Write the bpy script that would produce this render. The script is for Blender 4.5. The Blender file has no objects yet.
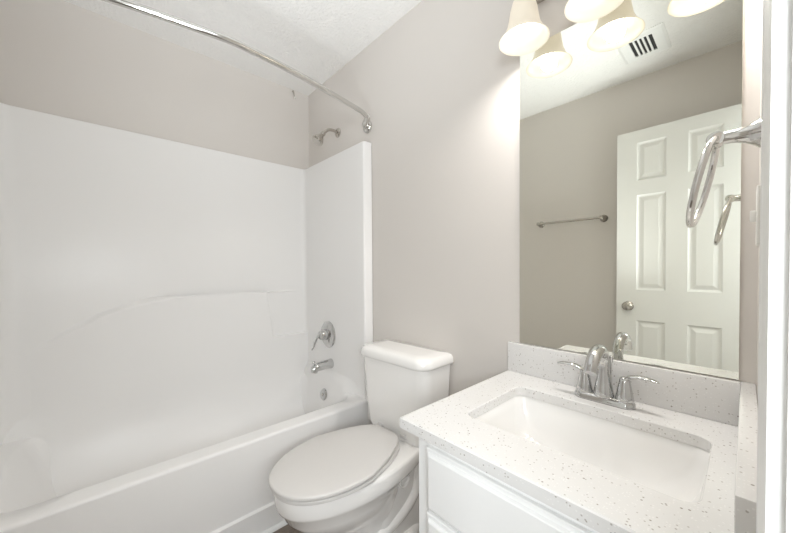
import bpy, bmesh, math, random
from math import sin, cos, pi, radians as R, sqrt
from mathutils import Vector, Matrix

S = bpy.context.scene
COL = S.collection

# ------------------------------------------------------------------ camera
cam_d = bpy.data.cameras.new('camera')
cam = bpy.data.objects.new('camera', cam_d)
COL.objects.link(cam)
yaw, pit, rol = R(46.9314), R(-0.9266), R(-0.3169)
F = Vector((-sin(yaw) * cos(pit), cos(yaw) * cos(pit), sin(pit)))
Rt = Vector((cos(yaw), sin(yaw), 0))
Up = Rt.cross(F)
R2 = Rt * cos(rol) + Up * sin(rol)
U2 = -Rt * sin(rol) + Up * cos(rol)
M = Matrix((R2, U2, -F)).transposed().to_4x4()
M.translation = Vector((2.2215, -1.1404, 1.1614))
cam.matrix_world = M
cam_d.sensor_width = 36
cam_d.lens = 322.25 * 36 / 800
cam_d.shift_x = -1.88 / 800
cam_d.shift_y = 7.08 / 800
cam_d.clip_start = 0.01
S.camera = cam

# ------------------------------------------------------------------ world, light, exposure
S.view_settings.view_transform = 'Standard'
S.view_settings.look = 'None'
S.view_settings.exposure = 0.72
S.view_settings.gamma = 1
S.cycles.max_bounces = 14
S.cycles.diffuse_bounces = 8
S.cycles.glossy_bounces = 8
S.cycles.sample_clamp_indirect = 4
w = bpy.data.worlds.new('world')
S.world = w
w.use_nodes = True
w.node_tree.nodes['Background'].inputs[0].default_value = (1, 0.97, 0.93, 1)
w.node_tree.nodes['Background'].inputs[1].default_value = 0.4

def area(name, loc, rot, sx, sy, power, col):
    l = bpy.data.lights.new(name, 'AREA')
    l.shape = 'RECTANGLE'; l.size = sx; l.size_y = sy; l.energy = power; l.color = col
    o = bpy.data.objects.new(name, l); COL.objects.link(o)
    o.location = loc; o.rotation_euler = rot
    return o
def spot(name, loc, aim, energy, size, blend=1, soft=.06, col=(1, 1, 1)):
    l = bpy.data.lights.new(name, 'SPOT')
    l.energy = energy; l.color = col; l.spot_size = R(size); l.spot_blend = blend; l.shadow_soft_size = soft
    o = bpy.data.objects.new(name, l); COL.objects.link(o)
    o.location = loc
    o.rotation_euler = (Vector(aim) - Vector(loc)).to_track_quat('-Z', 'Y').to_euler()
    return o
# hall lamp and an added fill light, shining in through the open doorway
area('hall_lamp', (2.95, -1.13, 1.42), (0, R(90), 0), .45, .45, 6, (.91, .965, 1))
area('hall_fill_far', (2.85, -1.75, 1.45), (0, R(90), R(-38)), .6, .9, 23, (.91, .965, 1))  # fill added to brighten the mirror wall and door jamb
# the photographer's flash, bounced off the ceiling
spot('bounce_flash', (1.86, -1.16, .95), (1.15, -.82, 2.44), 45, 84, soft=.22, col=(.91, .965, 1))
BULB_POWER = 4.6
GLOW = .29

# ------------------------------------------------------------------ materials
def mat(name, col, rough=.5, metal=0, coat=0, spec=.5, emit=None, es=0):
    m = bpy.data.materials.new(name); m.use_nodes = True
    b = m.node_tree.nodes['Principled BSDF']
    b.inputs['Base Color'].default_value = (*col, 1)
    b.inputs['Roughness'].default_value = rough
    b.inputs['Metallic'].default_value = metal
    b.inputs['Coat Weight'].default_value = coat
    b.inputs['Coat Roughness'].default_value = .05
    b.inputs['Specular IOR Level'].default_value = spec
    if emit:
        b.inputs['Emission Color'].default_value = (*emit, 1)
        b.inputs['Emission Strength'].default_value = es
    return m

def bump(m, scale, strength, dist, detail=3, kind='noise'):
    nt = m.node_tree; b = nt.nodes['Principled BSDF']
    tc = nt.nodes.new('ShaderNodeTexCoord')
    t = nt.nodes.new('ShaderNodeTexNoise' if kind == 'noise' else 'ShaderNodeTexVoronoi')
    t.inputs['Scale'].default_value = scale
    if kind == 'noise': t.inputs['Detail'].default_value = detail
    bp = nt.nodes.new('ShaderNodeBump')
    bp.inputs['Strength'].default_value = strength
    bp.inputs['Distance'].default_value = dist
    nt.links.new(tc.outputs['Object'], t.inputs['Vector'])
    nt.links.new(t.outputs[0], bp.inputs['Height'])
    nt.links.new(bp.outputs['Normal'], b.inputs['Normal'])
    return m

WALL = bump(mat('greige_paint', (.685, .65, .615), .6), 180, .08, .002)
CEIL = bump(mat('stippled_ceiling', (.87, .86, .845), .9), 70, .9, .006, 4)
TRIMW = mat('white_trim_paint', (.84, .84, .83), .35)
ACRYL = mat('white_gelcoat', (.86, .85, .84), .32, spec=.35)
PORC = mat('porcelain', (.90, .885, .865), .12, coat=.4)
SEATM = mat('seat_plastic', (.66, .64, .62), .28)
CABW = mat('cabinet_white', (.86, .86, .855), .35)
CHROME = mat('chrome', (.60, .60, .595), .07, 1)
NICKEL = mat('brushed_nickel', (.52, .49, .45), .22, 1)
STEEL = mat('satin_steel', (.66, .65, .63), .12, 1)
DARK = mat('vent_shade_dark', (.03, .03, .03), .6)  # near-black that paints the shade behind the vent slats
SINKM = mat('sink_porcelain', (.88, .87, .855), .1, coat=.4)
DOORM = bump(mat('door_paint', (.78, .78, .755), .4), 60, .05, .001)
MIRR = mat('mirror_silver', (.895, .90, .83), 0.0, 1)
EDGE = mat('mirror_edge', (.62, .59, .52), .4)
GLASSW = mat('frosted_glass', (.45, .42, .37), .35, emit=(1, .89, .70), es=GLOW)
BULBM = mat('lit_bulb', (1, 1, 1), .4, emit=(1, .96, .88), es=5)
PLAST = mat('white_plastic', (.82, .81, .78), .35)
GRILLE = mat('vent_paint', (.85, .85, .84), .4)

def quartz():
    m = mat('speckled_quartz', (.76, .75, .74), .16, coat=.2)
    nt = m.node_tree; b = nt.nodes['Principled BSDF']; L = nt.links.new
    tc = nt.nodes.new('ShaderNodeTexCoord')
    base = None
    def speck(scale, thr, soft, keep):
        v = nt.nodes.new('ShaderNodeTexVoronoi'); v.inputs['Scale'].default_value = scale
        L(tc.outputs['Object'], v.inputs['Vector'])
        r = nt.nodes.new('ShaderNodeMapRange')
        r.inputs['From Min'].default_value = thr; r.inputs['From Max'].default_value = thr - soft
        L(v.outputs['Distance'], r.inputs['Value'])
        sp = nt.nodes.new('ShaderNodeSeparateColor'); L(v.outputs['Color'], sp.inputs[0])
        k = nt.nodes.new('ShaderNodeMath'); k.operation = 'LESS_THAN'; k.inputs[1].default_value = keep
        L(sp.outputs[0], k.inputs[0])
        mu = nt.nodes.new('ShaderNodeMath'); mu.operation = 'MULTIPLY'
        L(r.outputs[0], mu.inputs[0]); L(k.outputs[0], mu.inputs[1])
        return mu.outputs[0]
    prev = None
    for (sc, th, so, keep, c) in ((170, .34, .14, .16, (.47, .44, .41, 1)), (105, .24, .08, .13, (.33, .30, .27, 1)), (240, .4, .1, .2, (.83, .82, .81, 1))):
        mx = nt.nodes.new('ShaderNodeMix'); mx.data_type = 'RGBA'
        if prev is None: mx.inputs['A'].default_value = (.76, .75, .74, 1)
        else: L(prev, mx.inputs['A'])
        mx.inputs['B'].default_value = c
        L(speck(sc, th, so, keep), mx.inputs['Factor'])
        prev = mx.outputs['Result']
    L(prev, b.inputs['Base Color'])
    return m
QUARTZ = quartz()

def woodfloor():
    m = mat('vinyl_plank', (.2, .16, .13), .35)
    nt = m.node_tree; b = nt.nodes['Principled BSDF']; L = nt.links.new
    tc = nt.nodes.new('ShaderNodeTexCoord')
    mp = nt.nodes.new('ShaderNodeMapping'); mp.inputs['Rotation'].default_value = (0, 0, R(90))
    L(tc.outputs['Object'], mp.inputs[0])
    br = nt.nodes.new('ShaderNodeTexBrick')
    br.inputs['Scale'].default_value = 1; br.inputs['Brick Width'].default_value = 1.2; br.inputs['Row Height'].default_value = .15
    br.inputs['Mortar Size'].default_value = .002
    br.inputs['Color1'].default_value = (.17, .135, .11, 1); br.inputs['Color2'].default_value = (.23, .19, .155, 1)
    br.inputs['Mortar'].default_value = (.06, .05, .04, 1)
    L(mp.outputs[0], br.inputs[0])
    ns = nt.nodes.new('ShaderNodeTexNoise'); ns.inputs['Scale'].default_value = 12; ns.inputs['Detail'].default_value = 6
    mp2 = nt.nodes.new('ShaderNodeMapping'); mp2.inputs['Scale'].default_value = (8, .6, 1)
    L(tc.outputs['Object'], mp2.inputs[0]); L(mp2.outputs[0], ns.inputs['Vector'])
    mx = nt.nodes.new('ShaderNodeMix'); mx.data_type = 'RGBA'; mx.blend_type = 'OVERLAY'; mx.inputs['Factor'].default_value = .6
    L(br.outputs[0], mx.inputs['A']); L(ns.outputs[0], mx.inputs['B'])
    L(mx.outputs['Result'], b.inputs['Base Color'])
    return m
FLOOR = woodfloor()

# ------------------------------------------------------------------ mesh helpers
def obj(name, bm, m, parent=None, smooth=True, ang=35):
    bmesh.ops.recalc_face_normals(bm, faces=bm.faces)
    me = bpy.data.meshes.new(name)
    bm.to_mesh(me); bm.free()
    me.materials.append(m)
    if smooth:
        me.polygons.foreach_set('use_smooth', [True] * len(me.polygons))
        me.set_sharp_from_angle(angle=R(ang))
    o = bpy.data.objects.new(name, me); COL.objects.link(o)
    if parent:
        bpy.context.view_layer.update()
        o.parent = parent
        o.matrix_parent_inverse = parent.matrix_world.inverted()
    return o

def thing(name, loc, label, cat, group=None, rz=0):
    o = bpy.data.objects.new(name, None); COL.objects.link(o)
    o.empty_display_size = .05
    o.location = loc; o.rotation_euler = (0, 0, rz)
    o['label'] = label; o['category'] = cat
    if group: o['group'] = group
    bpy.context.view_layer.update()
    return o

def struct(name, bm, m, parent=None, smooth=False):
    o = obj(name, bm, m, parent, smooth)
    if not parent: o['kind'] = 'structure'
    return o

def box(bm, x0, x1, y0, y1, z0, z1, bev=0, seg=2):
    r = bmesh.ops.create_cube(bm, size=1)
    vs = r['verts']
    for v in vs:
        v.co = Vector(((x0 + x1) / 2 + v.co.x * (x1 - x0), (y0 + y1) / 2 + v.co.y * (y1 - y0), (z0 + z1) / 2 + v.co.z * (z1 - z0)))
    if bev:
        es = list({e for v in vs for e in v.link_edges})
        bmesh.ops.bevel(bm, geom=es, offset=bev, segments=seg, profile=.5, affect='EDGES')
    return bm
def bx(*a, **k): return box(bmesh.new(), *a, **k)

def loft(bm, rings, cap0=True, cap1=True, closed=True):
    vr = [[bm.verts.new(p) for p in r] for r in rings]
    n = len(vr[0])
    for a, b in zip(vr, vr[1:]):
        for i in range(n if closed else n - 1):
            j = (i + 1) % n
            bm.faces.new((a[i], a[j], b[j], b[i]))
    if cap0: bm.faces.new(vr[0][::-1])
    if cap1: bm.faces.new(vr[-1])
    return bm

def frame(ax):
    ax = Vector(ax).normalized()
    u = Vector((0, 0, 1)).cross(ax)
    if u.length < 1e-4: u = Vector((1, 0, 0))
    u.normalize()
    return u, ax.cross(u), ax

def lathe(bm, prof, o=(0, 0, 0), ax=(0, 0, 1), n=32, cap0=True, cap1=True):
    u, v, a = frame(ax); o = Vector(o)
    rings = [[o + a * h + (u * cos(2 * pi * i / n) + v * sin(2 * pi * i / n)) * r for i in range(n)] for r, h in prof]
    return loft(bm, rings, cap0, cap1)

def catmull(pts, k=8):
    P = [Vector(p) for p in pts]; out = []
    P2 = [P[0] * 2 - P[1]] + P + [P[-1] * 2 - P[-2]]
    for i in range(1, len(P2) - 2):
        a, b, c, d = P2[i - 1:i + 3]
        for j in range(k):
            t = j / k
            out.append(.5 * ((2 * b) + (c - a) * t + (2 * a - 5 * b + 4 * c - d) * t * t + (3 * b - a - 3 * c + d) * t ** 3))
    out.append(P[-1])
    return out

def tube(bm, pts, rad, n=16, k=8, flat=None, caps=True, up=None, smooth=True):
    """sweep; rad a number or list (per control point); flat = (wu, wv) scale of the section"""
    c = catmull(pts, k) if smooth else [Vector(p) for p in pts]
    m = len(c)
    if isinstance(rad, (list, tuple)):
        rr = catmull([(r, 0, 0) for r in rad], k) if smooth else [(r, 0, 0) for r in rad]
        rr = [q[0] for q in rr]
    else: rr = [rad] * m
    rings = []; u = None
    for i, p in enumerate(c):
        t = (c[min(i + 1, m - 1)] - c[max(i - 1, 0)]).normalized()
        if u is None:
            u = Vector(up) if up else frame(t)[0]
        u = (u - t * u.dot(t)).normalized()
        v = t.cross(u)
        fu, fv = flat or (1, 1)
        rings.append([p + (u * cos(2 * pi * j / n) * fu + v * sin(2 * pi * j / n) * fv) * rr[i] for j in range(n)])
    return loft(bm, rings, caps, caps)

def rrect(x0, x1, y0, y1, rads, k=8):
    """rounded rectangle polygon ccw; rads = (x0y0, x1y0, x1y1, x0y1)"""
    out = []
    for (cx, cy, a0, r) in ((x0, y0, pi, rads[0]), (x1, y0, 1.5 * pi, rads[1]), (x1, y1, 0, rads[2]), (x0, y1, .5 * pi, rads[3])):
        px = cx + (r if cx == x0 else -r); py = cy + (r if cy == y0 else -r)
        for i in range(k + 1):
            a = a0 + .5 * pi * i / k
            out.append((px + r * cos(a), py + r * sin(a)))
    return out

def prism(bm, poly, z0, z1, bev=0):
    """polygon in xy extruded in z, optional bevel rings at the top"""
    rings = [[(x, y, z0) for x, y in poly], [(x, y, z1 - bev) for x, y in poly]]
    if bev:
        cx = sum(p[0] for p in poly) / len(poly); cy = sum(p[1] for p in poly) / len(poly)
        for f in (.3, .7, 1):
            d = bev * (1 - sqrt(max(0, 1 - f * f)))
            q = inset(poly, d)
            rings.append([(x, y, z1 - bev + bev * f) for x, y in q])
    return loft(bm, rings)

def inset(poly, d):
    n = len(poly); out = []
    for i in range(n):
        a = Vector(poly[i - 1]); b = Vector(poly[i]); c = Vector(poly[(i + 1) % n])
        t = (c - a)
        if t.length < 1e-9: out.append(tuple(b)); continue
        t.normalize(); nn = Vector((-t.y, t.x))
        out.append(tuple(b + nn * d))
    return out

def ray_poly(c, th, poly):
    d = (cos(th), sin(th)); best = None
    for i in range(len(poly)):
        ax, ay = poly[i - 1]; bx_, by = poly[i]
        ex, ey = bx_ - ax, by - ay
        den = d[0] * ey - d[1] * ex
        if abs(den) < 1e-12: continue
        t = ((ax - c[0]) * ey - (ay - c[1]) * ex) / den
        s = ((ax - c[0]) * d[1] - (ay - c[1]) * d[0]) / den
        if t > 0 and -1e-6 <= s <= 1 + 1e-6 and (best is None or t > best): best = t
    return (c[0] + d[0] * best, c[1] + d[1] * best)

# ------------------------------------------------------------------ room dimensions
X1 = 2.240      # right wall
YB = -1.540     # wall opposite the mirror
H = 2.44
DY0, DY1 = -1.418, -.825   # doorway in the right wall
WT = .115

# ------------------------------------------------------------------ structure
struct('floor', bx(-.12, 3.75, -2.7, .7, -.06, 0), FLOOR)
struct('ceiling', bx(-.12, 3.75, -2.7, .7, H, H + .06), CEIL)
struct('wall_back', bx(-.12, X1 + WT, 0, .12, 0, H), WALL)
struct('wall_left', bx(-.12, 0, YB - .12, 0, 0, H), WALL)
struct('wall_front', bx(0, X1 + WT, YB - .12, YB, 0, H), WALL)
b = bmesh.new()
box(b, X1, X1 + WT, DY1 + .018, 0, 0, H)
box(b, X1, X1 + WT, YB, DY0 - .018, 0, H)
box(b, X1, X1 + WT, DY0 - .018, DY1 + .018, 2.068, H)
struct('wall_right', b, WALL)
# hall beyond the doorway
b = bmesh.new(); box(b, 3.6, 3.72, -2.7, .7, 0, H); struct('wall_hall', b, WALL)
b = bmesh.new(); box(b, X1 + WT, 3.6, .58, .7, 0, H); box(b, X1 + WT, 3.6, -2.7, -2.58, 0, H); struct('wall_hall_ends', b, WALL)
# door frame: jambs, stops, casings on the room side and the hall side
b = bmesh.new()
box(b, X1, X1 + WT, DY1, DY1 + .018, 0, 2.05)
box(b, X1, X1 + WT, DY0 - .018, DY0, 0, 2.05)
box(b, X1, X1 + WT, DY0 - .018, DY1 + .018, 2.05, 2.068)
box(b, X1 + .045, X1 + .08, DY1 - .011, DY1, 0, 2.05, .002)
box(b, X1 + .045, X1 + .08, DY0, DY0 + .011, 0, 2.05, .002)
struct('trim_1', b, TRIMW)
def casing(bm, y_in, y_out, z1, side=-1, x=X1):
    # profile across the width: thick outer edge, stepped ogee towards the opening
    w_ = y_out - y_in
    pr = [(0, 0), (0, .0086), (.10, .0092), (.22, .0094), (.30, .0072), (.38, .0075), (.62, .0105), (.74, .0112), (.80, .0100), (.86, .0116), (1, .0116), (1, 0)]
    rings = [[(x + side * h, y_in + w_ * t, z) for t, h in pr] for z in (0, z1)]
    loft(bm, rings)
b = bmesh.new()
casing(b, DY1 + .005, DY1 + .063, 2.115)
casing(b, DY0 - .005, DY0 - .063, 2.115)
struct('trim_2', b, TRIMW)
b = bmesh.new()
pr = [(0, 0), (0, .0086), (.3, .0072), (.62, .0105), (1, .0116), (1, 0)]
loft(b, [[(X1 - h, y, 2.055 + .058 * t) for t, h in pr] for y in (DY0 - .063, DY1 + .063)])
struct('trim_3', b, TRIMW)
b = bmesh.new()
box(b, X1 + WT, X1 + WT + .011, DY1 + .005, DY1 + .063, 0, 2.115, .002)
box(b, X1 + WT, X1 + WT + .011, DY0 - .063, DY0 - .005, 0, 2.115, .002)
struct('trim_4', b, TRIMW)
# baseboards
struct('baseboard_back', bx(.80, 1.63, -.013, 0, 0, .085, .003), TRIMW)
struct('baseboard_front', bx(.80, X1, YB, YB + .013, 0, .085, .003), TRIMW)
struct('baseboard_right', bx(X1 - .013, X1, -.755, -.56, 0, .085, .003), TRIMW)
# caulked quarter round along the tub skirt
b = bmesh.new()
q = [(0, 0)] + [(.016 * cos(a * pi / 12), .016 * sin(a * pi / 12)) for a in range(7)]
loft(b, [[(.7885 + p, y, z) for p, z in q] for y in (-1.53, -.02)])
struct('trim_5', b, TRIMW)

# ------------------------------------------------------------------ tub and shower surround
tub = thing('bathtub', (.40, -.776, 0), 'white one-piece fiberglass bathtub with tall moulded shower surround walls in the alcove', 'bathtub')
XF, ZR, ZT = .7749, .423, 1.876
PX, PY0, PY1 = .045, -.060, -1.485     # inner faces of surround
# tub body
outer = [(.006, YB + .006), (XF, YB + .006), (XF, -.006), (.006, -.006)]
opening = rrect(.058, .695, -1.42, -.085, (.07, .10, .09, .05), 10)
bottom = rrect(.16, .60, -1.20, -.17, (.14, .12, .12, .12), 10)
cen = (.40, -.75)
angs = sorted([2 * pi * i / 160 for i in range(160)] + [math.atan2(y - cen[1], x - cen[0]) % (2 * pi) for x, y in outer])
def ringof(poly, z): return [(*ray_poly(cen, a, poly), z) for a in angs]
def shrink(d): return [(min(max(x, .006), XF - d), y) for x, y in outer]
def mix(a, b_, t, z): return [(p[0] + (q[0] - p[0]) * t, p[1] + (q[1] - p[1]) * t, z) for p, q in zip(a, b_)]
ro = ringof(outer, 0); rp = ringof(opening, 0); rb = ringof(bottom, 0)
rings = []
rings.append([(x + (.012 if x > XF - .001 else 0), y, 0) for x, y, z in ro])
rings.append([(x + (.012 if x > XF - .001 else 0), y, .110) for x, y, z in ro])
rings.append([(x, y, .116) for x, y, z in ro])
rings.append([(x, y, ZR - .014) for x, y, z in ro])
for f in (.35, .7, .92, 1):
    d = .014 * (1 - sqrt(1 - f * f))
    rs = ringof(shrink(d), 0)
    rings.append([(x, y, ZR - .014 + .014 * f) for x, y, z in rs])
for t, z in ((0, ZR), (.035, ZR - .004), (.07, ZR - .012), (.12, ZR - .03), (.28, .30), (.46, .20), (.64, .13), (.85, .098), (1, .088)):
    # faucet end kept steep, reclining end sloped
    r = []
    for p, q in zip(rp, rb):
        tt = t
        r.append((p[0] + (q[0] - p[0]) * tt, p[1] + (q[1] - p[1]) * tt, z))
    rings.append(r)
b = bmesh.new(); loft(b, rings, cap0=False, cap1=True)
tub_body = obj('tub_basin', b, ACRYL, tub, ang=50)

# U shaped wall, swept along its plan
def arc(cx, cy, r, a0, a1, n=10): return [(cx + r * cos(a0 + (a1 - a0) * i / n), cy + r * sin(a0 + (a1 - a0) * i / n)) for i in range(n + 1)]
rc, rl, rf = .03, .085, .012
XW = XF - .018
inner = [(XW, -.003)]
inner += arc(XW - rf, PY0 + rf, rf, 0, -pi / 2, 6)
inner += arc(PX + rc, PY0 - rc, rc, pi / 2, pi, 10)
inner += arc(PX + rl, PY1 + rl, rl, pi, 1.5 * pi, 14)
inner += arc(XW - rf, PY1 - rf, rf, pi / 2, 0, 6)
inner += [(XW, YB + .003)]
back = []
for x, y in inner:
    X_, Y_ = x, y
    if x < PX + .1 and PY1 + .02 < y < PY0 - .02: back.append((.003, y))
    elif x < PX + rl + .001: back.append((.003 if x < .06 else x - .05 if x - .05 > .003 else .003, -.003 if y > -.7 else YB + .003))
    else: back.append((min(x, XW - .010), -.003 if y > -.7 else YB + .003))
zs = [(ZR - .004, 0), (1.0, 0), (ZT - .006, 0), (ZT - .002, .002), (ZT, .006)]
b = bmesh.new()
rings = []
for z, t in zs:
    rings.append([(p[0] + (q[0] - p[0]) * min(1, t / .045), p[1] + (q[1] - p[1]) * min(1, t / .045), z) for p, q in zip(inner, back)])
rings.append([(*q, ZT) for q in back])
loft(b, rings, False, False, closed=False)
obj('surround_wall', b, ACRYL, tub, ang=40)
# front legs of the surround that run down to the floor beside the apron
b = bmesh.new()
box(b, .70, XF + .004, -.058, -.004, 0, ZR + .02, .008, 3)
obj('surround_leg', b, ACRYL, tub)
b = bmesh.new()
box(b, .70, XF + .012, YB + .004, PY1 - .002, 0, ZR + .02, .008, 3)
obj('surround_leg', b, ACRYL, tub)
# raised lower panel with its arched top edge and the soap niche
def sm(e0, e1, x):
    t = max(0, min(1, (x - e0) / (e1 - e0))); return t * t * (3 - 2 * t)
AP = [(-1.44, .76), (-1.368, .817), (-1.28, .877), (-1.146, .956), (-1.05, .992), (-.951, 1.017), (-.83, 1.034), (-.721, 1.043), (-.6, 1.046), (-.506, 1.044), (-.333, 1.030), (-.05, 1.015)]
def ztop(y):
    for (a, za), (c, zc) in zip(AP, AP[1:]):
        if a <= y <= c:
            return za + (zc - za) * (y - a) / (c - a)
    return AP[0][1]
def off(y, z):
    d = (ztop(y) - z) * .85
    v = sm(0, .026, d) * .032
    # niche
    le = -.333 + (1.01 - z) / .30 * .036
    if y > le - .012 and z > .702:
        k = sm(le - .012, le, y) * sm(.702, .712, z) * (1 - .45 * sm(1.002, 1.010, z) * (1 - sm(1.014, 1.024, z)))
        v *= 1 - k
    return v * sm(-1.41, -1.12, y) + (1.35 * (.46 - z) ** 2 + .022 * sm(.52, .42, z) * (1 - sm(-1.41, -1.12, y)) if z < .52 else 0) * (1 if z < .46 else 0) + (.022 * sm(.52, .42, z) * (1 - sm(-1.41, -1.12, y)) if z >= .46 else 0)
ys = [PY1 + .01 + (PY0 + .003 - PY1 - .01) * i / 300 for i in range(301)]
zsn = [.088 + .02 * i for i in range(27)] + [.64 + (1.07 - .64) * i / 160 for i in range(141)]
b = bmesh.new()
loft(b, [[(PX - .0012 + off(y, z), y, z) for y in ys] for z in zsn], False, False, closed=False)
obj('lower_panel', b, ACRYL, tub, ang=60)
# faucet end curving from the wall down into the basin
def off_end(x, z):
    return .034 * sm(.515, .43, z) * sm(.70, .56, x) + (.20 * (.43 - z) * sm(.70, .56, x) if z < .43 else 0)
b = bmesh.new()
loft(b, [[(x, PY0 + .0012 - off_end(x, z), z) for x in [.05 + .012 * i for i in range(56)]] for z in [.09 + .014 * i for i in range(41)]], False, False, closed=False)
obj('faucet_end_panel', b, ACRYL, tub, ang=60)
# overflow plate and drain
b = bmesh.new()
ox, oy, oz = .385, -.1095, .360
axo = Vector((0, -1, .2)).normalized()
lathe(b, [(.036, 0), (.036, .004), (.031, .010), (.012, .0115), (.010, .009)], (ox, oy, oz), axo, 32)
ov = obj('overflow_plate', b, CHROME, tub); ov['label'] = 'round chrome overflow plate'
b = bmesh.new(); lathe(b, [(.008, 0), (.008, .004), (.002, .005)], Vector((ox, oy, oz)) + axo * .008, axo, 16)
obj('screw', b, NICKEL, ov)
b = bmesh.new(); lathe(b, [(.032, 0), (.032, .002), (.024, .004), (.02, .002)], (.38, -.26, .086), (0, 0, 1), 24)
dr = obj('drain', b, CHROME, tub); dr['label'] = 'chrome tub drain'

# ------------------------------------------------------------------ shower fittings
t = thing('shower_valve', (.362, PY0, .735), 'chrome shower valve with round plate and curved lever, on end wall of the tub', 'shower valve')
b = bmesh.new(); lathe(b, [(.086, .0005), (.086, .004), (.078, .011), (.05, .016), (.034, .018)], (.362, PY0, .735), (0, -1, 0), 48)
obj('escutcheon', b, CHROME, t)
b = bmesh.new(); lathe(b, [(.034, .012), (.034, .03), (.030, .05), (.026, .062), (.014, .066)], (.362, PY0, .735), (0, -1, 0), 32)
obj('hub', b, CHROME, t)
b = bmesh.new()
tube(b, [(.362, PY0 - .05, .739), (.349, PY0 - .066, .726), (.327, PY0 - .075, .692), (.312, PY0 - .080, .656), (.303, PY0 - .088, .636)], [.014, .013, .010, .008, .007], 14, 8, (1.2, .7))
obj('lever', b, CHROME, t)

t = thing('tub_spout', (.395, PY0, .552), 'chrome tub spout with diverter knob, under the shower valve', 'tub spout')
b = bmesh.new()
S0 = Vector((.395, PY0 - .0005, .552))
rings = []
for d, r, dz in ((0, .030, 0), (.006, .031, 0), (.02, .029, 0), (.06, .0275, -.001), (.10, .026, -.004), (.125, .0235, -.009), (.138, .018, -.014), (.142, .009, -.017)):
    rings.append([(S0.x + r * cos(a * pi / 12), S0.y - d, S0.z + dz + r * sin(a * pi / 12) * (1 if sin(a * pi / 12) > 0 else 1.05)) for a in range(24)])
loft(b, rings)
lathe(b, [(.017, 0), (.018, .018), (.014, .02), (.013, .004)], S0 + Vector((0, -.115, -.018)), (0, -.25, -1), 20)
obj('spout_body', b, CHROME, t)
b = bmesh.new(); lathe(b, [(.004, 0), (.004, .012), (.008, .014), (.009, .02), (.006, .025)], S0 + Vector((0, -.122, .012)), (0, -.1, 1), 16)
obj('diverter_knob', b, CHROME, t)

t = thing('shower_fitting', (.404, -.0005, 2.043), 'satin nickel shower head on a short bent arm, high on the wall above the surround', 'shower head')
b = bmesh.new(); lathe(b, [(.030, 0), (.030, .003), (.024, .009), (.012, .013)], (.404, -.0005, 2.043), (0, -1, 0), 28)
obj('arm_flange', b, NICKEL, t)
b = bmesh.new(); tube(b, [(.404, -.004, 2.043), (.404, -.035, 2.048), (.404, -.07, 2.043), (.403, -.095, 2.023), (.402, -.112, 2.003)], .0095, 14, 8)
obj('shower_arm', b, NICKEL, t)
b = bmesh.new()
ax = Vector((-.03, -.60, -.80)).normalized()
lathe(b, [(.010, -.012), (.014, -.008), (.015, .004), (.013, .012), (.018, .022), (.030, .044), (.036, .056), (.037, .066), (.033, .070), (.006, .072)], (.402, -.110, 2.006), ax, 32)
sh = obj('spray_head', b, NICKEL, t)
b = bmesh.new(); lathe(b, [(.029, 0), (.029, .002), (.002, .004)], Vector((.402, -.110, 2.006)) + ax * .070, ax, 24)
obj('spray_face', b, NICKEL, sh)

t = thing('curtain_rod', (.73, -.776, 1.97), 'long bowed chrome shower curtain rod hung across the tub just below the ceiling', 'curtain rod')
half = [(.782, -.045, 1.990), (.806, -.11, 2.003), (.836, -.25, 2.004), (.886, -.49, 2.004), (.910, -.70, 2.004)]
ctrl = half + [(.9145, -.77, 2.004)] + [(x - dx, YB - y, z) for (x, y, z), dx in zip(half[::-1], (.001, .008, .011, .006, 0))]
b = bmesh.new(); tube(b, ctrl, .0125, 20, 10)
obj('rod', b, STEEL, t)
for yy, sg in ((-.001, -1), (YB + .001, 1)):
    b = bmesh.new()
    lathe(b, [(.034, 0), (.035, .006), (.031, .016), (.020, .024), (.016, .026)], (  .728, yy, 1.975), (0, sg, 0), 32)
    tube(b, [(.728, yy + sg * .022, 1.975), (.745, yy + sg * .036, 1.981), (.772, yy + sg * .043, 1.989), (.792, yy + sg * .06, 1.997)], [.0165, .0165, .0165, .0155], 18, 6)
    obj('end_bracket', b, STEEL, t)

# small hook under the ceiling
hk = bmesh.new()
tube(hk, [(.0005, -.122, 2.425), (.014, -.122, 2.424), (.018, -.121, 2.412), (.014, -.115, 2.390), (.008, -.108, 2.376)], .0048, 10, 6)
o = obj('wall_hook', hk, NICKEL); o['label'] = 'tiny grey hook high on the left wall just below the ceiling corner'; o['category'] = 'hook'

# ------------------------------------------------------------------ toilet
toi = thing('toilet', (1.125, -.10, 0), 'off-white two-piece toilet with closed lid, between the bathtub and the vanity', 'toilet')
TZ = R(3)
def tr(bm, c=(1.125, -.10)):
    m = Matrix.Translation((c[0], c[1], 0)) @ Matrix.Rotation(TZ, 4, 'Z') @ Matrix.Translation((0, .10, 0))
    bmesh.ops.transform(bm, matrix=m, verts=bm.verts)
    return bm
# local frame: x across, y = 0 wall, -y forward
def egg(hw, yb, yf, wb=.8, n=64, sq=3.4):
    """elongated outline: back at yb (half width wb*hw), widest ~45%, front at yf"""
    L = yb - yf; ym = yb - .47 * L
    pts = []
    for i in range(n):
        a = 2 * pi * i / n
        c_, s_ = cos(a), sin(a)
        if s_ <= 0:      # front half
            x = hw * math.copysign(abs(c_) ** (2 / 2.15), c_); y = ym + (ym - yf) * -1 * abs(s_) ** (2 / 2.15)
        else:            # back half, squarer
            e = 2 / sq
            yy = (yb - ym) * abs(s_) ** e
            x = hw * math.copysign(abs(c_) ** e, c_)
            x *= 1 - (1 - wb) * (yy / (yb - ym)) ** 1.3
            y = ym + yy
        pts.append((x, y))
    return pts
def ring(poly, z, zf=0, y0=-.2, y1=-.72):
    return [(x, y, z + zf * max(0, min(1, (y - y0) / (y1 - y0)))) for x, y in poly]
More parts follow.
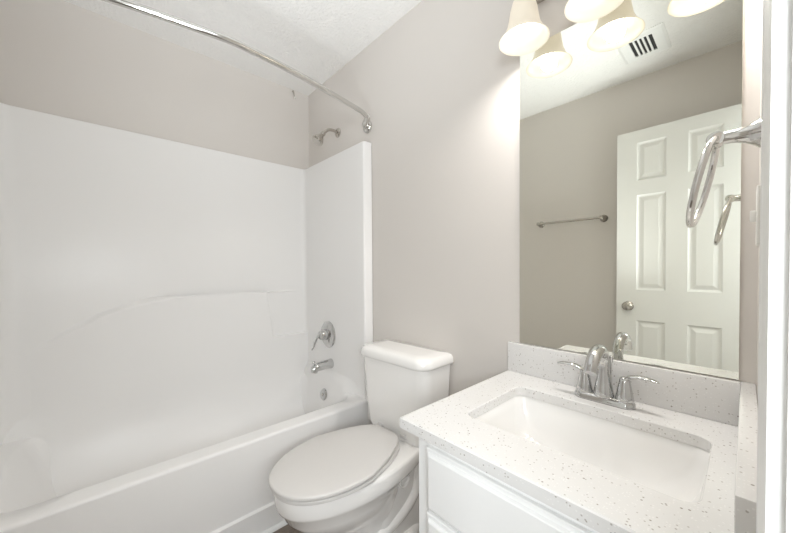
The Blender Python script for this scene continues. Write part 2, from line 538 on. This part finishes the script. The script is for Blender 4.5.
# pedestal + bowl exterior
b = bmesh.new()
secs = [(.0, .118, -.10, -.47, .95), (.012, .118, -.10, -.47, .95), (.03, .108, -.105, -.455, .92), (.09, .098, -.115, -.45, .85), (.15, .102, -.13, -.50, .62), (.20, .124, -.15, -.585, .50), (.25, .149, -.15, -.650, .46), (.295, .166, -.13, -.690, .48), (.328, .174, -.09, -.703, .56), (.337, .184, -.045, -.715, .72), (.347, .186, -.038, -.719, .78), (.391, .187, -.035, -.720, .80), (.398, .184, -.037, -.717, .80), (.402, .177, -.042, -.709, .80)]
rings = [ring(egg(hw, yb, yf, wb), z) for z, hw, yb, yf, wb in secs]
loft(b, rings)
tr(b); bowl = obj('bowl', b, PORC, toi, ang=60)
# trapway bulge on each flank and the base foot
for s in (1, -1):
    b = bmesh.new()
    tube(b, [(s * .085, -.15, .335), (s * .092, -.135, .29), (s * .095, -.135, .235), (s * .095, -.155, .18), (s * .094, -.215, .135), (s * .088, -.30, .105), (s * .078, -.39, .085)], [.022, .028, .030, .031, .031, .030, .026], 20, 8)
    tr(b); tw = obj('trapway', b, PORC, toi, ang=60)
    b = bmesh.new()
    cx, cy, cz = s * .107, -.224, .268
    lathe(b, [(.030, -.02), (.030, .008), (.027, .011), (.022, .008), (.021, -.012)], (cx, cy, cz), (s, 0, 0), 28, cap1=True)
    tr(b); hp = obj('trap_hole', b, PORC, toi)
    b = bmesh.new(); lathe(b, [(.0215, 0), (.0215, .002)], (cx + s * -.0005, cy, cz), (s, 0, 0), 24)
    tr(b); pl = obj('hole_plug', b, PORC, hp)
    b = bmesh.new(); lathe(b, [(.016, 0), (.016, .007), (.010, .013), (.003, .015)], (s * .118, -.30, .012), (0, 0, 1), 20)
    tr(b); obj('bolt_cap', b, PORC, toi)
b = bmesh.new()
loft(b, [[(x, y, z) for x, y in rrect(-w_, w_, -.37, -.105, (.06, .06, .03, .03), 8)] for z, w_ in ((.02, .108), (.10, .108), (.27, .108), (.325, .104), (.345, .095))])
tr(b); obj('pedestal', b, PORC, toi, ang=60)
b = bmesh.new()
loft(b, [ring(egg(hw, yb, yf, .95), z) for z, hw, yb, yf in ((0, .140, -.09, -.46), (.016, .140, -.09, -.46), (.03, .134, -.095, -.455), (.042, .118, -.11, -.44))])
tr(b); obj('foot', b, PORC, toi)
# seat ring and lid
def slab(hw, yb, yf, wb, z0, z1, r, zb, dome=1):
    base = egg(hw, yb, yf, wb, 64, 5.5)
    rg = [ring(inset(base, r * .6), z0, 0)]
    rg.append(ring(base, z0 + r * .5))
    rg.append(ring(base, z1 - r))
    for f in (.4, .75, 1):
        rg.append(ring(inset(base, r * (1 - sqrt(1 - f * f))), z1 - r + r * f))
    for k_, dz in ((.75, .0035), (.4, .006), (.05, .007)):
        cx_, cy_ = 0, (yb + yf) / 2
        rg.append([(x * k_, cy_ + (y - cy_) * k_, z + dz * dome) for x, y, z in rg[5]])
    # the lid slopes a little down to the front
    return [[(x, y, z + zb * (y + .72) / .52) for x, y, z in q_] for q_ in rg]
b = bmesh.new(); loft(b, slab(.184, -.215, -.729, .58, .4015, .4165, .006, .006, 0)); tr(b)
obj('seat', b, SEATM, toi, ang=50)
b = bmesh.new(); loft(b, slab(.188, -.214, -.736, .50, .4205, .436, .007, .010)); tr(b)
lid = obj('lid', b, SEATM, toi, ang=50)
for s in (1, -1):
    b = bmesh.new()
    lathe(b, [(.011, -.016), (.012, -.014), (.012, .014), (.011, .016)], (s * .075, -.186, .428), (1, 0, 0), 18)
    tr(b); obj('hinge', b, SEATM, toi)
# tank
b = bmesh.new()
def tankring(hw, yb, yf, z, r=.045): return [(x, y, z) for x, y in rrect(-hw, hw, yf, yb, (r, r, .012, .012), 8)]
rg = [tankring(.150, -.03, -.165, .388, .04), tankring(.172, -.024, -.182, .398, .05), tankring(.184, -.022, -.190, .43, .05), tankring(.196, -.020, -.196, .55, .05), tankring(.208, -.018, -.203, .742, .05)]
loft(b, rg); tr(b); obj('tank', b, PORC, toi)
b = bmesh.new()
rg = [tankring(.210, -.014, -.208, .738, .055), tankring(.219, -.012, -.217, .742, .06), tankring(.221, -.011, -.219, .752, .06), tankring(.218, -.012, -.217, .770, .06), tankring(.212, -.016, -.211, .781, .058), tankring(.200, -.026, -.199, .787, .05), tankring(.15, -.06, -.16, .789, .03)]
loft(b, rg); tr(b); obj('tank_lid', b, PORC, toi, ang=60)
# ------------------------------------------------------------------ vanity cabinet
CXL, CXR, CD, CZ, CT = 1.606, X1 - .001, .5756, .7737, .0278
van = thing('vanity_cabinet', (1.93, -.28, 0), 'white bathroom vanity cabinet with raised-edge panels, under the quartz counter', 'cabinet')
b = bmesh.new()
VX0, VX1, VY = 1.652, X1 - .003, -.552
ct = CZ - CT - .0005
box(b, VX0, VX0 + .018, VY, -.003, 0, ct)
box(b, VX1 - .018, VX1, VY, -.003, 0, ct)
box(b, VX0 + .018, VX1 - .018, -.012, -.003, .09, ct)
box(b, VX0 + .018, VX1 - .018, VY + .001, -.012, .09, .108)
box(b, VX0 + .018, VX1 - .018, VY + .06, VY + .075, 0, .09)
box(b, VX0 + .018, VX0 + .045, VY, VY + .018, .09, ct); box(b, VX1 - .045, VX1 - .018, VY, VY + .018, .09, ct)
box(b, VX0 + .045, VX1 - .045, VY, VY + .018, ct - .03, ct)
box(b, VX0 + .045, VX1 - .045, VY, VY + .018, .545, .59)
box(b, VX0 + .045, VX1 - .045, VY, VY + .018, .108, .13)
obj('cabinet_body', b, CABW, van, smooth=False)
def panel_front(x0, x1, z0, z1, y=VY - .0005, th=.020, edge=.012, groove=.020):
    """slab front with a routed ogee edge"""
    bm = bmesh.new()
    def rc_(d, yy): return [(x0 + d, yy, z0 + d), (x1 - d, yy, z0 + d), (x1 - d, yy, z1 - d), (x0 + d, yy, z1 - d)]
    rings = [rc_(0, y), rc_(0, y - th * .45), rc_(.002, y - th * .55), rc_(edge * .6, y - th * .60), rc_(edge * .8, y - th * .66), rc_(edge, y - th * .9), rc_(edge + .003, y - th)]
    loft(bm, rings)
    return bm
PX0, PX1 = VX0 + .036, VX1 - .036
obj('false_drawer_front', panel_front(PX0, PX1, .570, .724), CABW, van, ang=20)
mid = (PX0 + PX1) / 2
for a, c, hx in ((PX0, mid - .002, mid - .035), (mid + .002, PX1, mid + .035)):
    d_ = obj('door', panel_front(a, c, .115, .562), CABW, van, ang=20)

# ------------------------------------------------------------------ counter, sink
cnt = thing('countertop', (1.92, -.28, CZ - CT), 'white speckled quartz vanity countertop with backsplash and side splash', 'countertop')
hole = rrect(1.713, 2.172, -.440, -.140, (.03, .03, .03, .03), 8)
outerc = [(CXL, -CD), (CXR, -CD), (CXR, -.002), (CXL, -.002)]
cc = (1.935, -.30)
angc = sorted([2 * pi * i / 128 for i in range(128)] + [math.atan2(y - cc[1], x - cc[0]) % (2 * pi) for x, y in outerc + hole])
angc = [a for i, a in enumerate(angc) if i == 0 or a - angc[i - 1] > 1e-5]
def rg(poly, z): return [(*ray_poly(cc, a, poly), z) for a in angc]
def sh_o(d): return [(CXL + d, -CD + d), (CXR, -CD + d), (CXR, -.002), (CXL + d, -.002)]
hole_b = rrect(1.713 - .0025, 2.172 + .0025, -.4425, -.1375, (.032,) * 4, 8)
b = bmesh.new()
loft(b, [rg(hole, CZ - CT), rg(outerc, CZ - CT), rg(outerc, CZ - .003), rg(sh_o(.003), CZ), rg(hole_b, CZ), rg(hole, CZ - .0025), rg(hole, CZ - CT)], False, False)
obj('slab', b, QUARTZ, cnt, ang=30)
obj('backsplash', bx(CXL, 2.2132, -.020, -.001, CZ + .0003, .881, .0015), QUARTZ, cnt)
obj('side_splash', bx(2.2136, CXR, -CD, -.001, CZ + .0003, .881, .0015), QUARTZ, cnt)

snk = thing('sink', (1.942, -.29, .62), 'white rectangular undermount basin set into the speckled counter', 'sink')
b = bmesh.new()
def sr(d, z, r, dy=0): return [(x, y, z) for x, y in rrect(1.709 + d, 2.176 - d, -.444 + d, -.136 - d, (r,) * 4, 10)]
zt = CZ - CT - .0004
loft(b, [sr(-.018, zt - .012, .05), sr(-.018, zt, .05), sr(.0, zt, .034), sr(.004, zt - .004, .034), sr(.008, zt - .03, .036), sr(.018, zt - .07, .045), sr(.038, zt - .105, .06), sr(.07, zt - .124, .07), sr(.11, zt - .131, .05), sr(.145, zt - .133, .018)], False, True)
obj('basin', b, SINKM, snk, ang=60)
b = bmesh.new(); lathe(b, [(.030, 0), (.030, .002), (.023, .004), (.021, .001)], (1.942, -.29, zt - .133), (0, 0, 1), 28)
sd = obj('drain_flange', b, CHROME, snk); sd['label'] = 'chrome sink drain'
b = bmesh.new(); lathe(b, [(.019, 0), (.019, .004), (.004, .008)], (1.942, -.29, zt - .131), (0, 0, 1), 28)
obj('stopper', b, CHROME, sd)

# ------------------------------------------------------------------ faucet
fx, fy, fz = 1.9415, -.080, CZ + .0004
fa = thing('faucet', (fx, fy, fz), 'polished chrome two-handle centerset faucet with high arched spout, behind the sink', 'faucet')
b = bmesh.new()
base = rrect(fx - .077, fx + .077, fy - .026, fy + .026, (.025,) * 4, 10)
loft(b, [[(x, y, fz) for x, y in base], [(x, y, fz + .010) for x, y in inset(base, .001)], [(x, y, fz + .016) for x, y in inset(base, .004)], [(x, y, fz + .019) for x, y in inset(base, .009)]])
obj('base_plate', b, CHROME, fa)
# spout column and arch
b = bmesh.new()
lathe(b, [(.0265, .017), (.026, .024), (.020, .055), (.0155, .085), (.015, .105)], (fx, fy, fz), (0, 0, 1), 28)
tube(b, [(fx, fy, fz + .09), (fx, fy - .002, fz + .120), (fx, fy - .018, fz + .145), (fx, fy - .046, fz + .156), (fx, fy - .078, fz + .150), (fx, fy - .104, fz + .131), (fx, fy - .120, fz + .108)], [.015, .015, .0155, .0165, .017, .0165, .0155], 22, 8)
obj('spout', b, CHROME, fa, ang=50)
for s in (-1, 1):
    b = bmesh.new()
    hx = fx + s * .0508
    lathe(b, [(.0225, .0175), (.0222, .022), (.018, .045), (.0135, .068), (.0125, .076), (.009, .081), (.002, .083)], (hx, fy, fz), (0, 0, 1), 26)
    h = obj('handle', b, CHROME, fa, ang=50)
    b = bmesh.new()
    tube(b, [(hx - s * .004, fy, fz + .072), (hx + s * .012, fy - .002, fz + .084), (hx + s * .034, fy - .004, fz + .090), (hx + s * .056, fy - .006, fz + .090), (hx + s * .074, fy - .008, fz + .087)], [.011, .0105, .0085, .0075, .006], 14, 8, (1.25, .5), up=(0, 1, 0))
    obj('lever', b, CHROME, h, ang=50)
b = bmesh.new()
lathe(b, [(.003, .017), (.003, .108), (.0055, .112), (.006, .128), (.003, .131)], (fx + .012, fy + .0225, fz), (0, 0, 1), 14)
obj('lift_rod', b, CHROME, fa)

# ------------------------------------------------------------------ mirror
mi = thing('mirror', (1.9237, -.003, 1.41), 'large frameless wall mirror over the vanity, resting above the backsplash', 'mirror')
obj('mirror_backing', bx(1.6474, 2.2112, -.0055, -.0008,   .8840, 1.9495), EDGE, mi, smooth=False)
obj('mirror_glass', bx(1.6482, 2.2104, -.0062, -.0056, .8848, 1.9487), MIRR, mi, smooth=False)

# ------------------------------------------------------------------ vanity light
vl = thing('vanity_light', (1.926, -.001, 2.07), 'wall light bar with three lit frosted bell shades, above the mirror', 'wall light')
b = bmesh.new(); box(b, 1.66, 2.19, -.028, -.001, 2.085, 2.155, .008, 3)
obj('back_plate', b, NICKEL, vl)
LX = (1.711, 1.923, 2.135); LY = -.105; RIM = 1.914
for lx in LX:
    b = bmesh.new()
    tube(b, [(lx, -.024, 2.120), (lx, -.06, 2.132), (lx, -.092, 2.128), (lx, LY, 2.105), (lx, LY, 2.07)], .008, 14, 8)
    lathe(b, [(.012, 2.082 - RIM), (.027, 2.074 - RIM), (.031, 2.056 - RIM), (.033, 2.036 - RIM), (.031, 2.035 - RIM)], (lx, LY, RIM), (0, 0, 1), 28)
    a_ = obj('light_arm', b, NICKEL, vl)
    b = bmesh.new()
    pro = [(.030, .136), (.036, .122), (.042, .100), (.046, .074), (.051, .048), (.060, .025), (.072, .008), (.079, .0)]
    inn = [(r - .0035, h) for r, h in pro[::-1]]; inn[0] = (.0765, .0005)
    lathe(b, pro + inn, (lx, LY, RIM), (0, 0, 1), 40, False, False)
    sh_ = obj('glass_shade', b, GLASSW, vl, ang=80)
    b = bmesh.new()
    lathe(b, [(.012, .125), (.013, .100), (.020, .080), (.0265, .064), (.0265, .054), (.021, .040), (.012, .033), (.002, .031)], (lx, LY, RIM), (0, 0, 1), 28)
    obj('bulb', b, BULBM, vl)
    spot('bulb_light', (lx, LY - .002, RIM + .012), (lx, LY - .012, RIM - .13), BULB_POWER, 178, soft=.028, col=(1, .97, .935))

# ------------------------------------------------------------------ towel ring
RX, RY, RZ = X1 - .0005, -.360, 1.382
tr_ = thing('towel_ring', (RX, RY, RZ), 'chrome towel ring hanging from the right wall in front of the mirror', 'towel ring')
b = bmesh.new()
lathe(b, [(.025, 0), (.025, .004), (.020, .009), (.014, .020), (.0105, .034), (.0095, .056)], (RX, RY, RZ - .004), (-1, 0, .05), 32)
obj('wall_post', b, STEEL, tr_)
b = bmesh.new()
tube(b, [(RX - .052, RY - .013, RZ - .002), (RX - .056, RY, RZ - .001), (RX - .052, RY + .013, RZ - .002)], .0085, 14, 6)
lathe(b, [(.011, -.012), (.0125, -.008), (.0125, .008), (.011, .012)], (RX - .056, RY, RZ - .002), (0, 1, 0), 20)
obj('knuckle', b, STEEL, tr_)
b = bmesh.new()
rr = .0735
tilt = R(12.5)
dn = Vector((-sin(tilt), 0, -cos(tilt)))
cR = Vector((RX - .056, RY, RZ - .002)) + dn * rr
pts = [cR - dn * rr * cos(2 * pi * i / 64) + Vector((0, 1, 0)) * rr * sin(2 * pi * i / 64) for i in range(64)]
n = 14; rings = []
axn = dn.cross(Vector((0, 1, 0)))
for i, p in enumerate(pts):
    rad = (p - cR).normalized()
    rings.append([p + (rad * cos(2 * pi * j / n) + axn * sin(2 * pi * j / n)) * .0052 for j in range(n)])
loft(b, rings + [rings[0]], False, False)
bmesh.ops.remove_doubles(b, verts=b.verts, dist=1e-6)
obj('ring', b, STEEL, tr_, ang=80)

# switch plate behind the casing
sp = thing('switch_plate', (X1, -.19, 1.25), 'white switch plate on the right wall between towel ring and mirror wall', 'light switch')
obj('plate', bx(X1 - .0065, X1 - .0005, -.225, -.155, 1.203, 1.317, .003), PLAST, sp)
obj('toggle', bx(X1 - .015, X1 - .006, -.195, -.185, 1.25, 1.272, .002), PLAST, sp)

# ------------------------------------------------------------------ door (open against the opposite wall)
dr_ = thing('door_1', (X1 - .004, -1.43, .01), 'white six-panel door standing open, seen in the mirror beside the towel bar', 'door')
dr_['kind'] = 'structure'
DX0, DX1, DYF, DTH = 1.631, X1 - .006, -1.381, .035
DZ0, DZ1 = .012, 2.030
xs = [(1.738, 1.885), (1.985, 2.132)]
zz = [(.255, .820), (1.016, 1.620), (1.712, 1.951)]
def door_face(bm, y, sgn):
    gx = sorted([DX0, DX1] + [v for p in xs for v in p]); gz = sorted([DZ0, DZ1] + [v for p in zz for v in p])
    for i in range(len(gx) - 1):
        for j in range(len(gz) - 1):
            x0, x1, z0, z1 = gx[i], gx[i + 1], gz[j], gz[j + 1]
            if (x0, x1) in xs and (z0, z1) in zz:
                def r_(d, e): return [bm.verts.new((x0 + d, y - sgn * e, z0 + d)), bm.verts.new((x1 - d, y - sgn * e, z0 + d)), bm.verts.new((x1 - d, y - sgn * e, z1 - d)), bm.verts.new((x0 + d, y - sgn * e, z1 - d))]
                L_ = [r_(0, 0), r_(.006, .006), r_(.012, .009), r_(.018, .009), r_(.038, .003), r_(.040, .003)]
                for a, c in zip(L_, L_[1:]):
                    for k in range(4): bm.faces.new((a[k], a[(k + 1) % 4], c[(k + 1) % 4], c[k]))
                bm.faces.new(L_[-1])
            else:
                bm.faces.new([bm.verts.new(v) for v in ((x0, y, z0), (x1, y, z0), (x1, y, z1), (x0, y, z1))])
b = bmesh.new()
door_face(b, DYF, 1); door_face(b, DYF - DTH, -1)
for q in (((DX0, DZ0), (DX0, DZ1)), ((DX0, DZ1), (DX1, DZ1)), ((DX1, DZ1), (DX1, DZ0)), ((DX1, DZ0), (DX0, DZ0))):
    (xa, za), (xb, zb) = q
    b.faces.new([b.verts.new(v) for v in ((xa, DYF, za), (xb, DYF, zb), (xb, DYF - DTH, zb), (xa, DYF - DTH, za))])
bmesh.ops.remove_doubles(b, verts=b.verts, dist=1e-6)
obj('door_leaf', b, DOORM, dr_, smooth=False)
for sgn, y in ((1, DYF), (-1, DYF - DTH)):
    b = bmesh.new()
    lathe(b, [(.030, 0.0003), (.030, .004), (.024, .008), (.011, .010), (.0105, .022), (.018, .028), (.026, .038), (.0275, .048), (.022, .056), (.010, .060), (.002, .061)], (1.698, y, .911), (0, sgn, 0), 32)
    k = obj('door_knob', b, NICKEL, dr_); k['label'] = 'satin nickel door knob'
b = bmesh.new(); box(b, DX0 - .001, DX0 + .001, DYF - .03, DYF - .006, .884, .94)
k = obj('latch_plate', b, NICKEL, dr_); k['label'] = 'nickel latch plate'

# towel bar on the opposite wall
tb = thing('towel_bar', (1.29, YB, 1.515), 'slim nickel towel bar on the wall beside the open door, seen in the mirror', 'towel bar')
b = bmesh.new(); tube(b, [(1.058, YB + .060, 1.515), (1.518, YB + .060, 1.515)], .0085, 16, 1, smooth=False)
obj('bar', b, NICKEL, tb)
for px in (1.062, 1.514):
    b = bmesh.new()
    lathe(b, [(.026, .0005), (.026, .005), (.018, .012), (.011, .030), (.011, .050), (.014, .056), (.014, .068), (.010, .072)], (px, YB, 1.515), (0, 1, 0), 24)
    obj('bar_post', b, NICKEL, tb)

# ceiling vent
vt = thing('ceiling_vent', (1.81, -1.18, H), 'white slotted air vent in the ceiling, seen in the mirror under the shades', 'vent')
VX_0, VX_1, VY_0, VY_1 = 1.695, 1.915, -1.312, -1.035
OX0, OX1, OY0, OY1 = 1.752, 1.858, -1.262, -1.085
b = bmesh.new()
loft(b, [[(x, y, z) for x, y in q_] for q_, z in (
    (((VX_0, VY_0), (VX_1, VY_0), (VX_1, VY_1), (VX_0, VY_1)), H - .0005),
    (((VX_0, VY_0), (VX_1, VY_0), (VX_1, VY_1), (VX_0, VY_1)), H - .003),
    (((VX_0 + .012, VY_0 + .012), (VX_1 - .012, VY_0 + .012), (VX_1 - .012, VY_1 - .012), (VX_0 + .012, VY_1 - .012)), H - .008),
    (((OX0, OY0), (OX1, OY0), (OX1, OY1), (OX0, OY1)), H - .008),
    (((OX0, OY0), (OX1, OY0), (OX1, OY1), (OX0, OY1)), H - .002))], False, False)
obj('vent_frame', b, GRILLE, vt, smooth=False)
obj('vent_shade_sheet', bx(OX0 - .004, OX1 + .004, OY0 - .004, OY1 + .004, H - .002, H - .0006), DARK, vt, smooth=False)  # flat dark sheet painted as the shade inside the duct
for i in range(4):
    xc = OX0 + (OX1 - OX0) * (i + 1) / 5
    obj('slat', bx(xc - .0048, xc + .0048, OY0, OY1, H - .0075, H - .004), GRILLE, vt, smooth=False)
